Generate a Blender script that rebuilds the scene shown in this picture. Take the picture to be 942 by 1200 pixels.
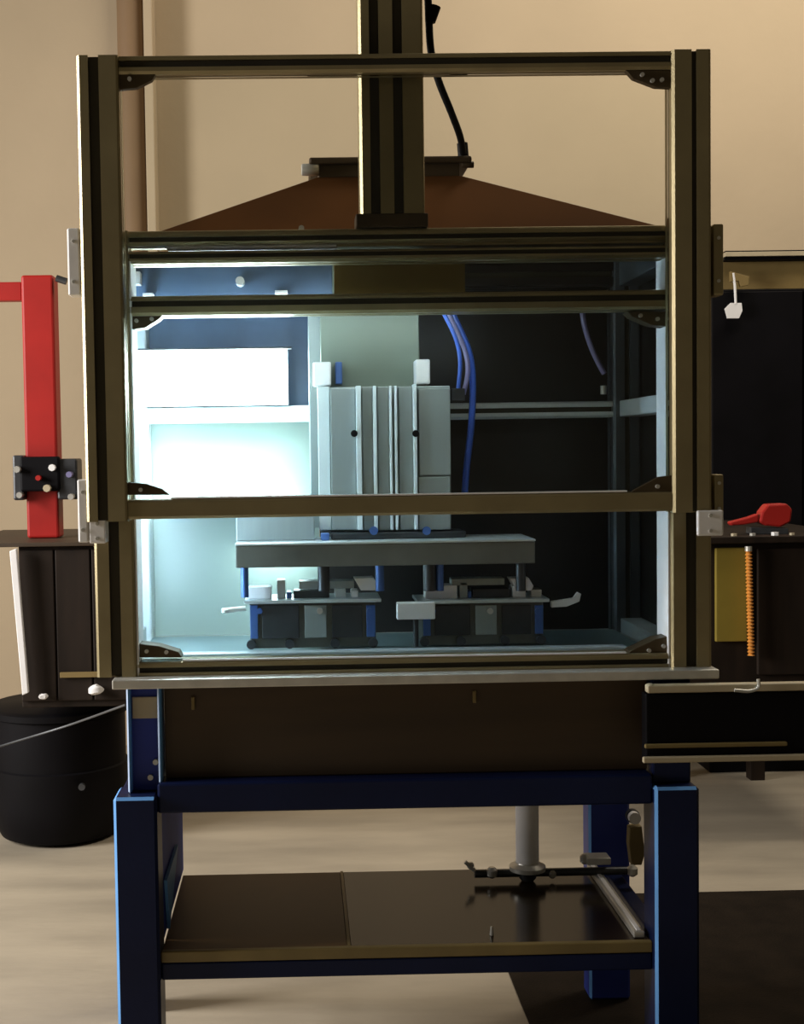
import bpy, bmesh, math, random
from mathutils import Vector, Matrix, Euler
random.seed(7)
for o in list(bpy.data.objects): bpy.data.objects.remove(o)
S = bpy.context.scene
COL = S.collection
# ------------------------------------------------------------------ camera
F, CX, CY = 1550.0, 379.0, 600.0            # focal length and principal point, in pixels of the 942 x 1200 frame
CAM = Vector((0.0, -2.25, 1.16))
PITCH, YAW, ROLL = math.radians(2.6), math.radians(1.0), math.radians(0.85)
RM = (Matrix.Rotation(-YAW, 3, 'Z') @ Matrix.Rotation(math.pi/2 - PITCH, 3, 'X') @ Matrix.Rotation(-ROLL, 3, 'Z'))
cd = bpy.data.cameras.new('camera'); cam = bpy.data.objects.new('camera', cd); COL.objects.link(cam)
cam.matrix_world = Matrix.Translation(CAM) @ RM.to_4x4()
cd.sensor_fit = 'VERTICAL'; cd.sensor_height = 24.0; cd.lens = 24.0*F/1200.0
cd.shift_x = (471.0-CX)/1200.0; cd.clip_start = 0.05
S.camera = cam
# ------------------------------------------------------------------ light
S.view_settings.view_transform = 'Standard'; S.view_settings.look = 'None'
S.view_settings.exposure = 0.0; S.view_settings.gamma = 1.0; S.view_settings.use_curve_mapping = False
W = bpy.data.worlds.new('world'); S.world = W; W.use_nodes = True
W.node_tree.nodes['Background'].inputs[0].default_value = (0.60, 0.50, 0.33, 1)
W.node_tree.nodes['Background'].inputs[1].default_value = 0.10
def area(name, loc, target, sx, sy, power, color):
    l = bpy.data.lights.new(name, 'AREA'); l.shape = 'RECTANGLE'; l.size = sx; l.size_y = sy
    l.energy = power; l.color = color
    o = bpy.data.objects.new(name, l); COL.objects.link(o); o.location = loc
    o.rotation_euler = (Vector(target)-Vector(loc)).to_track_quat('-Z', 'Y').to_euler()
    return o
area('assumed_window_daylight', (-3.6, 0.0, 1.9), (0.0, -0.9, 0.9), 1.5, 1.7, 270, (1.0, 0.97, 0.94))  # unseen window at the left, assumed from the bright left edges
area('assumed_ceiling_lamp', (2.0, 1.4, 4.0), (1.0, 3.0, 1.6), 3.0, 0.6, 74, (1.0, 0.90, 0.75))  # unseen ceiling lamp, assumed from the lit back wall

# ------------------------------------------------------------------ helpers
def at(u, v, Y):
    d = RM @ Vector(((u-CX)/F, -(v-CY)/F, -1.0))
    return CAM + d*((Y-CAM.y)/d.y)
def mat(name, col, rough=0.5, metal=0.0, var=0.12, scale=6.0, bump=0.0, bscale=60.0, col2=None, stretch=(1,1,1), spec=0.5, emit=None):
    m = bpy.data.materials.new(name); m.use_nodes = True
    n = m.node_tree.nodes; L = m.node_tree.links; b = n['Principled BSDF']
    b.inputs['Roughness'].default_value = rough; b.inputs['Metallic'].default_value = metal
    b.inputs['Specular IOR Level'].default_value = spec
    tc = n.new('ShaderNodeTexCoord'); mp = n.new('ShaderNodeMapping'); mp.inputs['Scale'].default_value = stretch
    L.new(tc.outputs['Object'], mp.inputs[0])
    nz = n.new('ShaderNodeTexNoise'); nz.inputs['Scale'].default_value = scale; nz.inputs['Detail'].default_value = 5
    L.new(mp.outputs[0], nz.inputs['Vector'])
    cr = n.new('ShaderNodeValToRGB')
    c2 = col2 if col2 else tuple(min(1, c*(1+var)) for c in col)
    c1 = col if col2 else tuple(c*(1-var) for c in col)
    cr.color_ramp.elements[0].color = (*c1, 1); cr.color_ramp.elements[0].position = 0.3
    cr.color_ramp.elements[1].color = (*c2, 1); cr.color_ramp.elements[1].position = 0.7
    L.new(nz.outputs[0], cr.inputs[0]); L.new(cr.outputs[0], b.inputs['Base Color'])
    if bump:
        n2 = n.new('ShaderNodeTexNoise'); n2.inputs['Scale'].default_value = bscale
        L.new(mp.outputs[0], n2.inputs['Vector'])
        bp = n.new('ShaderNodeBump'); bp.inputs['Strength'].default_value = bump; bp.inputs['Distance'].default_value = 0.01
        L.new(n2.outputs[0], bp.inputs['Height']); L.new(bp.outputs[0], b.inputs['Normal'])
    if emit:
        b.inputs['Emission Color'].default_value = (*emit[0], 1); b.inputs['Emission Strength'].default_value = emit[1]
    return m
def clear_mat(name, tint, gloss=0.05, rough=0.03):
    m = bpy.data.materials.new(name); m.use_nodes = True
    n = m.node_tree.nodes; L = m.node_tree.links
    n.remove(n['Principled BSDF'])
    t = n.new('ShaderNodeBsdfTransparent'); t.inputs[0].default_value = (*tint, 1)
    g = n.new('ShaderNodeBsdfGlossy'); g.inputs['Roughness'].default_value = rough
    fr = n.new('ShaderNodeFresnel'); fr.inputs[0].default_value = 1.3
    mx = n.new('ShaderNodeMixShader'); L.new(fr.outputs[0], mx.inputs[0])
    L.new(t.outputs[0], mx.inputs[1]); L.new(g.outputs[0], mx.inputs[2])
    L.new(mx.outputs[0], n['Material Output'].inputs[0])
    return m
M = {}
M['wall'] = mat('wall_plaster', (0.50, 0.395, 0.265), 0.9, var=0.06, scale=1.6, bump=0.1, bscale=30)
M['floor'] = mat('floor_concrete', (0.36, 0.305, 0.225), 0.7, var=0.2, scale=3.0, bump=0.1, bscale=40, stretch=(0.6,2.2,1))
M['alu'] = mat('anodised_aluminium', (0.33, 0.27, 0.145), 0.34, 0.55, var=0.10, scale=14, stretch=(1,1,1), bump=0.03, bscale=300)
M['alu_in'] = mat('bright_aluminium', (0.62, 0.66, 0.66), 0.35, 0.35, var=0.06, scale=12)
M['alu_grey'] = mat('dull_aluminium', (0.10, 0.105, 0.11), 0.4, 0.4, var=0.1, scale=12)
M['pipe'] = mat('brown_wall_pipe', (0.25, 0.155, 0.08), 0.7, var=0.1, scale=3)
M['slot'] = mat('slot_shade_dark', (0.030, 0.024, 0.012), 0.8, var=0.3)
M['brown'] = mat('brown_hood_sheet', (0.105, 0.040, 0.010), 0.8, 0.0, var=0.3, scale=3, spec=0.05)
M['cap'] = mat('dark_flange_metal', (0.07, 0.045, 0.022), 0.5, 0.4, var=0.3, scale=8)
M['gusset'] = mat('bronze_bracket', (0.085, 0.06, 0.03), 0.5, 0.5, var=0.25, scale=20)
M['apron'] = mat('dark_brown_panel', (0.048, 0.028, 0.012), 0.6, var=0.25, scale=4, stretch=(0.5,1,4))
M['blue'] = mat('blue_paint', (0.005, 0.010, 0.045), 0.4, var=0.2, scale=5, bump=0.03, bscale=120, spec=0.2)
M['blue_m'] = mat('lit_mid_blue', (0.030, 0.052, 0.30), 0.4, var=0.2, scale=5, spec=0.3)  # table blue with light painted in, for the web and rear legs
M['blue_l'] = mat('lit_light_blue', (0.13, 0.33, 0.68), 0.55, var=0.15, scale=8, spec=0.15)  # light painted into the blue: leg edges, flanges, patch of light
M['blue_hl'] = mat('edge_highlight_blue', (0.40, 0.52, 0.72), 0.4, var=0.2, scale=20)  # window highlight along the flange edges, painted as paler blue
M['rib'] = mat('whitened_aluminium', (0.80, 0.88, 0.88), 0.35, var=0.04, scale=12)
M['tool'] = mat('grey_tool_steel', (0.15, 0.15, 0.13), 0.4, 0.2, var=0.2, scale=9)
M['mat'] = mat('near_black_sheet', (0.016, 0.011, 0.007), 0.8, var=0.3, scale=12, bump=0.2, bscale=200, spec=0.1)
M['olive'] = mat('olive_edge_strip', (0.20, 0.145, 0.05), 0.5, var=0.2, scale=8)
M['white'] = mat('white_plastic', (0.90, 0.88, 0.87), 0.5, var=0.04, scale=20)
M['steel'] = mat('zinc_steel', (0.62, 0.60, 0.54), 0.35, 0.5, var=0.12, scale=25)
M['black'] = mat('black_plastic', (0.0035, 0.003, 0.004), 0.6, var=0.3, scale=6, spec=0.12)
M['blackwood'] = mat('dark_stained_board', (0.017, 0.010, 0.006), 0.6, var=0.4, scale=5, stretch=(4,1,0.6), spec=0.25)
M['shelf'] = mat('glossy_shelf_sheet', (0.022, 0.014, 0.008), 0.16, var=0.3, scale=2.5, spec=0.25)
M['shelf2'] = mat('brown_reflection_sheet', (0.10, 0.050, 0.015), 0.4, var=0.25, scale=2.5, spec=0.12)  # brown reflection put into the left sheet's colour
M['blue_s'] = mat('lit_side_blue', (0.05, 0.085, 0.42), 0.6, var=0.2, scale=5, spec=0.08)  # table blue lightened: light on the inner face put into the colour
M['red'] = mat('red_paint', (0.40, 0.014, 0.010), 0.45, var=0.15, scale=6)
M['tan'] = mat('tan_board', (0.22, 0.15, 0.05), 0.6, var=0.15, scale=6)
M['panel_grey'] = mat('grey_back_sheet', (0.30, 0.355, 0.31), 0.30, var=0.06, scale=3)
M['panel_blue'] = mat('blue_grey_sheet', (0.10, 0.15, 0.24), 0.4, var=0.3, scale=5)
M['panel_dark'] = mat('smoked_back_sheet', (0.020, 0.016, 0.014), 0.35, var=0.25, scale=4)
M['deck'] = mat('machine_bed_plate', (0.22, 0.30, 0.31), 0.28, 0.3, var=0.15, scale=6)
M['block'] = mat('milled_aluminium', (0.33, 0.365, 0.35), 0.38, 0.2, var=0.05, scale=10, stretch=(6,1,0.4))
M['carr'] = mat('grey_green_plate', (0.19, 0.225, 0.18), 0.42, 0.15, var=0.08, scale=5)
M['darkm'] = mat('dark_machined_steel', (0.060, 0.062, 0.066), 0.4, 0.4, var=0.25, scale=15)
M['bluem'] = mat('blue_anodised_part', (0.08, 0.16, 0.42), 0.4, 0.3, var=0.15, scale=15)
M['hose'] = mat('blue_air_hose', (0.05, 0.12, 0.50), 0.3, var=0.15, scale=15)
M['lilac'] = mat('pale_violet_hose', (0.22, 0.20, 0.36), 0.35, var=0.1, scale=15)
M['yellow'] = mat('mustard_panel', (0.26, 0.19, 0.025), 0.55, var=0.15, scale=6)
M['orange'] = mat('orange_coil', (0.75, 0.30, 0.05), 0.45, var=0.15, scale=20)
M['beige'] = mat('beige_paint', (0.50, 0.42, 0.28), 0.5, var=0.1, scale=10)
M['clear'] = clear_mat('clear_guard_sheet', (0.97, 0.98, 0.97))
M['smoke'] = clear_mat('smoked_guard_sheet', (0.25, 0.25, 0.28))
M['lamp'] = mat('lamp_diffuser', (0.9, 0.95, 1.0), 0.5, var=0.0, emit=((0.74, 0.94, 1.0), 36.0))
M['tube3'] = mat('added_short_tube', (0.9, 0.95, 1.0), 0.5, var=0.0, emit=((0.70, 0.95, 1.0), 30.0))
M['tube4'] = mat('added_slim_tube', (0.9, 0.95, 1.0), 0.5, var=0.0, emit=((0.78, 0.95, 1.0), 22.0))
M['tube'] = mat('added_lamp_tube', (0.9, 0.95, 1.0), 0.5, var=0.0, emit=((0.56, 0.83, 1.0), 70.0))  # glow of the assumed strip lamp
M['tube2'] = mat('assumed_trough_tube', (0.9, 0.95, 1.0), 0.5, var=0.0, emit=((0.70, 0.94, 1.0), 42.0))  # glow of the assumed trough lamp

def empty(name, loc, label=None, cat=None, group=None):
    o = bpy.data.objects.new(name, None); COL.objects.link(o); o.location = loc; o.empty_display_size = 0.05
    if label: tag(o, label, cat, group)
    return o
def tag(o, label, cat, group=None):
    o['label'] = label; o['category'] = cat
    if group: o['group'] = group
    return o
def link(name, bm, m, parent=None, bevel=0.0, smooth=False, segs=2):
    bmesh.ops.recalc_face_normals(bm, faces=bm.faces)
    if bevel:
        es = [e for e in bm.edges if len(e.link_faces) == 2 and e.calc_face_angle(0) > 0.5]
        bmesh.ops.bevel(bm, geom=es, offset=bevel, segments=segs, profile=0.5, affect='EDGES', clamp_overlap=True)
    me = bpy.data.meshes.new(name); bm.to_mesh(me); bm.free()
    if smooth:
        for p in me.polygons: p.use_smooth = True
        try: me.set_sharp_from_angle(angle=math.radians(40))
        except Exception: pass
    me.materials.append(M[m] if isinstance(m, str) else m)
    o = bpy.data.objects.new(name, me); COL.objects.link(o)
    # geometry is written in world coordinates: move the origin to the base of the piece
    vs = [v.co for v in me.vertices]
    c = Vector(((min(v.x for v in vs)+max(v.x for v in vs))/2, (min(v.y for v in vs)+max(v.y for v in vs))/2, min(v.z for v in vs)))
    me.transform(Matrix.Translation(-c)); o.location = c
    if parent is not None:
        o.parent = parent
        base = parent.location.copy(); q = parent.parent
        while q is not None: base += q.location; q = q.parent
        o.location = c - base
    return o
def add_box(bm, x0, x1, y0, y1, z0, z1):
    if x0 > x1: x0, x1 = x1, x0
    if y0 > y1: y0, y1 = y1, y0
    if z0 > z1: z0, z1 = z1, z0
    v = [bm.verts.new(p) for p in ((x0,y0,z0),(x1,y0,z0),(x1,y1,z0),(x0,y1,z0),(x0,y0,z1),(x1,y0,z1),(x1,y1,z1),(x0,y1,z1))]
    for f in ((0,1,2,3),(4,5,6,7),(0,1,5,4),(1,2,6,5),(2,3,7,6),(3,0,4,7)): bm.faces.new([v[i] for i in f])
def rect(u0, v0, u1, v1, Y):
    um, vm = (u0+u1)/2, (v0+v1)/2
    return at(u0, vm, Y).x, at(u1, vm, Y).x, at(um, v1, Y).z, at(um, v0, Y).z
def box(name, r, y0, y1, m, parent=None, bevel=0.0015, segs=2):
    """r = (x0, x1, z0, z1)"""
    bm = bmesh.new(); add_box(bm, r[0], r[1], y0, y1, r[2], r[3])
    return link(name, bm, m, parent, bevel, segs=segs)
def pbox(name, u0, v0, u1, v1, y0, y1, m, parent=None, bevel=0.0015):
    return box(name, rect(u0, v0, u1, v1, y0), y0, y1, m, parent, bevel)
def prism(name, pts, y0, y1, m, parent=None, bevel=0.0015):
    bm = bmesh.new()
    a = [bm.verts.new((x, y0, z)) for x, z in pts]; b = [bm.verts.new((x, y1, z)) for x, z in pts]
    bm.faces.new(a); bm.faces.new(b[::-1])
    for i in range(len(pts)):
        j = (i+1) % len(pts); bm.faces.new((a[i], a[j], b[j], b[i]))
    return link(name, bm, m, parent, bevel)
def pprism(name, pts, y0, y1, m, parent=None, bevel=0.0015):
    return prism(name, [(at(u, v, y0).x, at(u, v, y0).z) for u, v in pts], y0, y1, m, parent, bevel)
def cyl(name, p0, p1, r0, m, parent=None, r1=None, n=20, smooth=True, bevel=0.0):
    p0, p1 = Vector(p0), Vector(p1); r1 = r0 if r1 is None else r1
    bm = bmesh.new(); d = p1-p0
    bmesh.ops.create_cone(bm, cap_ends=True, segments=n, radius1=r0, radius2=r1, depth=d.length,
        matrix=Matrix.Translation((p0+p1)/2) @ d.to_track_quat('Z', 'Y').to_matrix().to_4x4())
    return link(name, bm, m, parent, bevel, smooth)
def spline(pts, k=8):
    out = []; P = [Vector(p) for p in pts]; P = [P[0]*2-P[1]] + P + [P[-1]*2-P[-2]]
    for i in range(1, len(P)-2):
        a, b, c, d = P[i-1:i+3]
        for j in range(k):
            t = j/k
            out.append(0.5*((2*b)+(c-a)*t+(2*a-5*b+4*c-d)*t*t+(3*b-a-3*c+d)*t**3))
    out.append(P[-2]); return out
def tube(name, pts, r, m, parent=None, n=10, k=8):
    ps = spline(pts, k); bm = bmesh.new(); rings = []
    for i, p in enumerate(ps):
        t = (ps[min(i+1, len(ps)-1)] - ps[max(i-1, 0)]).normalized()
        s = t.cross(Vector((0, 1, 0.01))).normalized(); w = t.cross(s).normalized()
        rings.append([bm.verts.new(p + (s*math.cos(2*math.pi*q/n) + w*math.sin(2*math.pi*q/n))*r) for q in range(n)])
    for a, b in zip(rings, rings[1:]):
        for q in range(n): bm.faces.new((a[q], a[(q+1) % n], b[(q+1) % n], b[q]))
    bm.faces.new(rings[0]); bm.faces.new(rings[-1])
    return link(name, bm, m, parent, smooth=True)
def lathe(name, c, prof, m, parent=None, n=32):
    bm = bmesh.new(); rings = []
    for r, z in prof:
        rings.append([bm.verts.new((c[0]+r*math.cos(2*math.pi*q/n), c[1]+r*math.sin(2*math.pi*q/n), c[2]+z)) for q in range(n)])
    for a, b in zip(rings, rings[1:]):
        for q in range(n): bm.faces.new((a[q], a[(q+1) % n], b[(q+1) % n], b[q]))
    bm.faces.new(rings[0]); bm.faces.new(rings[-1])
    return link(name, bm, m, parent, smooth=True)
def profile(name, r, y0, y1, axis, slots, m='alu', parent=None, sw=0.012, sd=0.011, side=True, strip=True):
    """slotted aluminium extrusion; r = (x0,x1,z0,z1); slots = fractions across the front (and back) face"""
    x0, x1, z0, z1 = r
    a0, a1 = (x0, x1) if axis == 'z' else (z0, z1)
    c = 0.0046; w = a1-a0
    pts = [(a0, y0+c), (a0+c, y0)]
    for s in slots:
        k = a0+w*s; pts += [(k-sw/2, y0), (k-sw/2, y0+0.003), (k-sw*0.62, y0+0.0035), (k-sw*0.62, y0+sd), (k+sw*0.62, y0+sd), (k+sw*0.62, y0+0.0035), (k+sw/2, y0+0.003), (k+sw/2, y0)]
    pts += [(a1-c, y0), (a1-c*0.3, y0+c*0.3), (a1, y0+c)]
    ym = (y0+y1)/2
    if side and (y1-y0) > 0.03: pts += [(a1, ym-0.004), (a1-0.007, ym-0.004), (a1-0.007, ym+0.004), (a1, ym+0.004)]
    pts += [(a1, y1-c), (a1-c, y1), (a0+c, y1), (a0, y1-c)]
    if side and (y1-y0) > 0.03: pts += [(a0, ym+0.004), (a0+0.007, ym+0.004), (a0+0.007, ym-0.004), (a0, ym-0.004)]
    b0, b1 = (z0, z1) if axis == 'z' else (x0, x1)
    bm = bmesh.new()
    f = (lambda p, b: (p[0], p[1], b)) if axis == 'z' else (lambda p, b: (b, p[1], p[0]))
    A = [bm.verts.new(f(p, b0)) for p in pts]; B = [bm.verts.new(f(p, b1)) for p in pts]
    bm.faces.new(A); bm.faces.new(B[::-1])
    for i in range(len(pts)):
        j = (i+1) % len(pts); bm.faces.new((A[i], A[j], B[j], B[i]))
    o = link(name, bm, m, parent)
    if strip:
        for s in slots:
            k = a0+w*s
            q = (k-sw*0.48, k+sw*0.48, z0+0.002, z1-0.002) if axis == 'z' else (x0+0.002, x1-0.002, k-sw*0.48, k+sw*0.48)
            bm = bmesh.new(); add_box(bm, q[0], q[1], y0+0.0045, y0+sd-0.0005, q[2], q[3])
            link('slot_shade', bm, 'slot', o)  # dark strip added to deepen the shade in the slot
    return o
def leg(name, x0, x1, y0, y1, z0, z1, m, parent, bevel, edge='blue_hl'):
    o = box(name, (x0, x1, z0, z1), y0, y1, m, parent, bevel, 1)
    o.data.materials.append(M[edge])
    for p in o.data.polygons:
        if max(abs(c) for c in p.normal) < 0.9 and (p.normal.x < -0.3 or (p.normal.z > 0.3 and p.normal.x < 0.3)): p.material_index = 1  # left and top bevels get the painted highlight
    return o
def bolt(p, r, m, parent, L=0.005):
    return cyl('bolt', (p[0], p[1], p[2]), (p[0], p[1]-L, p[2]), r, m, parent, n=10)

# ------------------------------------------------------------------ room
def struct(name, o): o['kind'] = 'structure'; return o
WY = 3.0
fl = struct('floor', box('floor', (-6, 6, -0.05, 0.0), -4.5, WY+0.2, 'floor', bevel=0))
wl = struct('wall_back', box('wall_back', (-6, 6, 0.0, 4.2), WY, WY+0.15, 'wall', bevel=0))
# plastered pipe chase running down the back wall
r = rect(140, 20, 171, 400, WY-0.07)
struct('trim_1', lathe('trim_1', ((r[0]+r[1])/2, WY-0.045, 0.0), [((r[1]-r[0])/2, 0.0), ((r[1]-r[0])/2, 4.2)], 'pipe', n=28))
r = rect(171.5, 20, 182, 400, WY-0.12)
struct('trim_2', box('trim_2', (r[0], r[1], 0.0, 4.2), WY-0.12, WY-0.001, 'wall', None, 0.004))

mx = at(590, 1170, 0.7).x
rm = box('dark_floor_sheet', (mx, mx+2.6, 0.0005, 0.004), -0.7, 1.12, 'mat', None, 0.001)  # thin near-black sheet laid over the floor at the right
tag(rm, 'dark thin floor sheet under the right legs of the blue table', 'mat')

# ------------------------------------------------------------------ main heights
ZPLT, ZPLB = at(487, 791, -0.03).z, at(487, 802, -0.03).z      # base plate
ZTOP = at(465, 267, 0.004).z+0.0004
FY0, FY1 = 0.0, 0.075                                           # front posts
RY0, RY1 = 0.44, 0.50                                           # rear posts
def X(u, v, Y): return at(u, v, Y).x
def Z(u, v, Y): return at(u, v, Y).z

# ------------------------------------------------------------------ enclosure
XL0, XL1 = X(110, 640, 0.0), X(157, 640, 0.0)
XR0, XR1 = X(786, 640, 0.0), X(834, 640, 0.0)
enc = empty('machine_enclosure', ((XL0+XR1)/2, 0.25, ZPLB),
    'lit machine enclosure of slotted aluminium profiles standing on the blue table', 'machine')
box('base_plate', (X(131, 797, -0.03), X(843, 797, -0.03), ZPLB, ZPLT), -0.03, 0.53, 'steel', enc, 0.002)
for (a, b) in ((XL0, XL1), (XR0, XR1)):
    profile('front_post', (a, b, ZPLT, ZTOP), FY0, FY1, 'z', (0.5,), parent=enc, sw=0.018)
RXL0, RXL1 = X(150, 480, RY0), X(173, 480, RY0)
RXR0, RXR1 = X(719, 480, RY0), X(751, 480, RY0)
profile('rear_post', (RXL0, RXL1, ZPLT, ZTOP), RY0, RY1, 'z', (), 'alu_in', enc)
profile('rear_post', (RXR0, RXR1, ZPLT, ZTOP), RY0, RY1, 'z', (0.5,), 'alu_grey', enc, sw=0.010)
box('lit_post_face', (XR0-0.004, XR0-0.0005, ZPLT, ZTOP-0.05), 0.004, FY1, 'white', enc, 0.001)  # white plates added on both posts as their lamp-lit inner faces
box('lit_post_face', (XL1+0.0005, XL1+0.004, ZPLT, ZTOP-0.05), 0.004, FY1, 'white', enc, 0.001)
# front rails
def frail(v0, v1, slots, y0=0.004, y1=0.06, name='front_rail', **k):
    return profile(name, (XL1, XR0, Z(468, v1, y0), Z(468, v0, y0)), y0, y1, 'x', slots, parent=enc, **k)
frail(291, 305, (0.62,), sw=0.008)
frail(267, 284, (0.40,), sw=0.008)
frail(343, 366, (0.60,), sw=0.010)
frail(771, 790, (0.5,), sw=0.009)
z0, z1 = Z(295, 291, 0.02), Z(295, 284, 0.02)
box('light_gap_strip', (X(195, 288, 0.02), X(394, 286, 0.02), z0+0.0005, z1-0.0005), 0.02, 0.05, 'white', enc, 0.0005)  # white strip added for the line of light through the gap
box('gap_filler', (X(394.5, 286, 0.02), XR0-0.001, z0+0.0005, z1-0.0005), 0.016, 0.05, 'alu', enc, 0.0005)
zq = Z(468, 771, 0.004)
box('lit_edge_strip', (X(214,770,0.01), X(733,770,0.01), zq+0.0003, zq+0.0035), 0.006, 0.011, 'white', enc, 0.0005)  # white strip added as the lit top edge of the bottom rail
# side rails and rear rails
ZM0, ZM1 = Z(620, 490, RY0), Z(620, 471, RY0)
XSR = X(366, 480, RY0)
profile('rear_rail', (RXL1, XSR-0.0005, ZM0, ZM1), RY0+0.005, RY1-0.005, 'x', (), 'rib', enc)  # left half whitened: overexposure by the lamp put into its colour
profile('rear_rail', (XSR+0.0005, RXR0, ZM0, ZM1), RY0+0.005, RY1-0.005, 'x', (0.5,), 'alu_in', enc, sw=0.010)
for (x0, x1, nm) in ((RXR0+0.012, RXR1, 'side_rail'), (RXL0, RXL1-0.012, 'side_rail')):
    box(nm, (x0, x1, ZM0, ZM1), FY1, RY0, 'alu_in', enc, 0.002)
    box('top_side_rail', (x0, x1, ZTOP-0.05, ZTOP), FY1, RY0, 'alu_grey', enc, 0.002)
    box('bottom_side_rail', (x0, x1, ZPLT, ZPLT+0.03), FY1, RY0, 'alu_in', enc, 0.002)
profile('top_rear_rail', (RXL1, RXR0, ZTOP-0.05, ZTOP), RY0, RY1, 'x', (0.5,), 'panel_dark', enc)
# back sheets
BY = RY1+0.002
XS = X(372, 480, BY)
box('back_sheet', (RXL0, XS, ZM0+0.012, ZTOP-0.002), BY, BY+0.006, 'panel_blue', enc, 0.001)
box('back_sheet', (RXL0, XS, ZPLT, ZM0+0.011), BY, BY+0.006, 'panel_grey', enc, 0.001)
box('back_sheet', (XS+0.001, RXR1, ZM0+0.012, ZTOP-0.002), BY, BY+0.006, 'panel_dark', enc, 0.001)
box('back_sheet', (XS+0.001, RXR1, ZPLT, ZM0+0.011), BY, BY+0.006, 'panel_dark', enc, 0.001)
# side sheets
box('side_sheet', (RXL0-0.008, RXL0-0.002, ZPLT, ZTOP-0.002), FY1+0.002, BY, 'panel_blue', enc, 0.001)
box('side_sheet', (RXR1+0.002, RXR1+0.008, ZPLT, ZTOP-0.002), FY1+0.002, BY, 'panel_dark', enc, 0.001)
# machine bed
ZBED = Z(470, 776, 0.06)
box('bed_plate', (RXL1+0.002, RXR0-0.002, ZPLT, ZBED), 0.062, RY0-0.004, 'deck', enc, 0.002)
box('bed_rail', (X(200, 755, 0.12), X(735, 750, 0.12), ZBED, ZBED+0.012), 0.12, 0.15, 'alu_in', enc, 0.002)
# corner brackets (front): upper pair below the second rail, lower pair above the bottom rail
def gusset(pts, y0, y1, bolts, m='gusset', par=enc):
    g = pprism('corner_bracket', pts, y0, y1, m, par, 0.001)
    for (u, v) in bolts:
        p = at(u, v, y0); bolt((p.x, y0, p.z), 0.0035, 'steel', g)
    return g
gusset([(148,367),(193,367),(186,374),(170,384),(148,387)], 0.012, 0.05, [(160,376),(178,374)])
gusset([(787,365),(735,365),(741,371),(764,381),(787,383)], 0.012, 0.05, [(770,374),(750,370)])
gusset([(160,770.5),(213,770.5),(209,764),(186,757),(160,754)], 0.012, 0.05, [(172,763),(195,764)])
gusset([(786,770),(733,770),(739,763),(768,749),(786,745)], 0.012, 0.05, [(760,762),(777,757)])
# tan board and small fittings behind the header strip
pbox('header_board', 391, 300, 545, 348, 0.064, 0.07, 'tan', enc, 0.001)
pbox('header_sheet', 148, 300, 389, 350, 0.20, 0.205, 'panel_blue', enc, 0.001)
q = pprism('header_clip', [(147,318),(164,318),(164,333),(147,333),(147,329),(158,329),(158,322),(147,322)], 0.17, 0.2, 'white', enc, 0.001)
cyl('header_knob', at(281,329,0.17), at(281,329,0.17)+Vector((0,0.03,0)), 0.008, 'white', enc)
pbox('header_clip', 167, 343, 179, 347, 0.17, 0.2, 'white', enc, 0.001)
pbox('header_clip', 322, 340, 337, 344, 0.17, 0.2, 'white', enc, 0.001)

# ------------------------------------------------------------------ sliding door
DY0, DY1 = -0.052, -0.004
zt, zb = Z(460, 61, DY0), Z(470, 604, DY0)
zpb = Z(470, 606, DY0)
door = empty('sliding_door', (0.17, -0.03, zb), 'raised vertical sliding door frame of slotted aluminium with clear sheet', 'door')
DL0, DL1 = X(95, 330, DY0), X(144, 330, DY0)
DR0, DR1 = X(788, 330, DY0), X(834, 330, DY0)
pl = profile('door_post', (DL0, DL1, zpb, zt), DY0, DY1, 'z', (0.40,), parent=door, sw=0.017)
pr = profile('door_post', (DR0, DR1, zpb, zt), DY0, DY1, 'z', (0.56,), parent=door, sw=0.008)
profile('door_rail', (DL1, DR0, Z(460, 83, DY0), Z(460, 61, DY0)), DY0+0.004, DY1-0.004, 'x', (0.55,), parent=door, sw=0.011)
profile('door_rail', (DL1, DR0, Z(470, 604, DY0), Z(470, 581, DY0)), DY0+0.004, DY1-0.004, 'x', (), parent=door)
box('clear_sheet', (DL1+0.0005, DR0-0.0005, Z(470, 580.5, DY0), Z(460, 83.5, DY0)), -0.030, -0.026, 'clear', door, 0)
gusset([(136,84),(184,84),(178,94),(160,103),(136,105)], DY0+0.008, -0.031, [(152,93)], par=door)
gusset([(788,82),(733,82),(742,92),(768,102),(788,103)], DY0+0.008, -0.031, [(764,95),(775,94),(752,88)], par=door)
gusset([(150,580),(199,580),(190,573),(172,567),(150,565)], DY0+0.008, -0.031, [(165,574)], par=door)
gusset([(789,579),(737,579),(744,574),(772,559),(789,557)], DY0+0.008, -0.031, [(770,570)], par=door)
box('lit_edge_strip', (X(200,579,DY0), X(736,579,DY0), Z(470,581,DY0)+0.0003, Z(470,581,DY0)+0.003), DY0+0.006, -0.0305, 'white', door, 0.0005)  # white strip added as the lit top edge of the door rail
# white guide blocks: parts of the door's guides
def gblock(u0, v0, u1, v1, y0, y1, par=door, m='white'):
    g = pbox('guide_block', u0, v0, u1, v1, y0, y1, m, par, 0.003)
    for v in (v0+(v1-v0)*0.2, v0+(v1-v0)*0.8):
        p = at((u0+u1)/2, v, y0); bolt((p.x, y0, p.z), 0.003, 'steel', g, 0.002)
gblock(79, 267, 94, 346, -0.045, -0.01)
gblock(836, 262, 848, 346, -0.045, -0.01, m='alu')
gblock(91, 562, 103, 636, -0.045, -0.01)
gblock(104, 608, 124, 637, -0.045, -0.01)
gblock(837, 556, 848, 606, -0.045, -0.01, m='alu')
gblock(817, 598, 848, 628, -0.060, -0.053)

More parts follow.
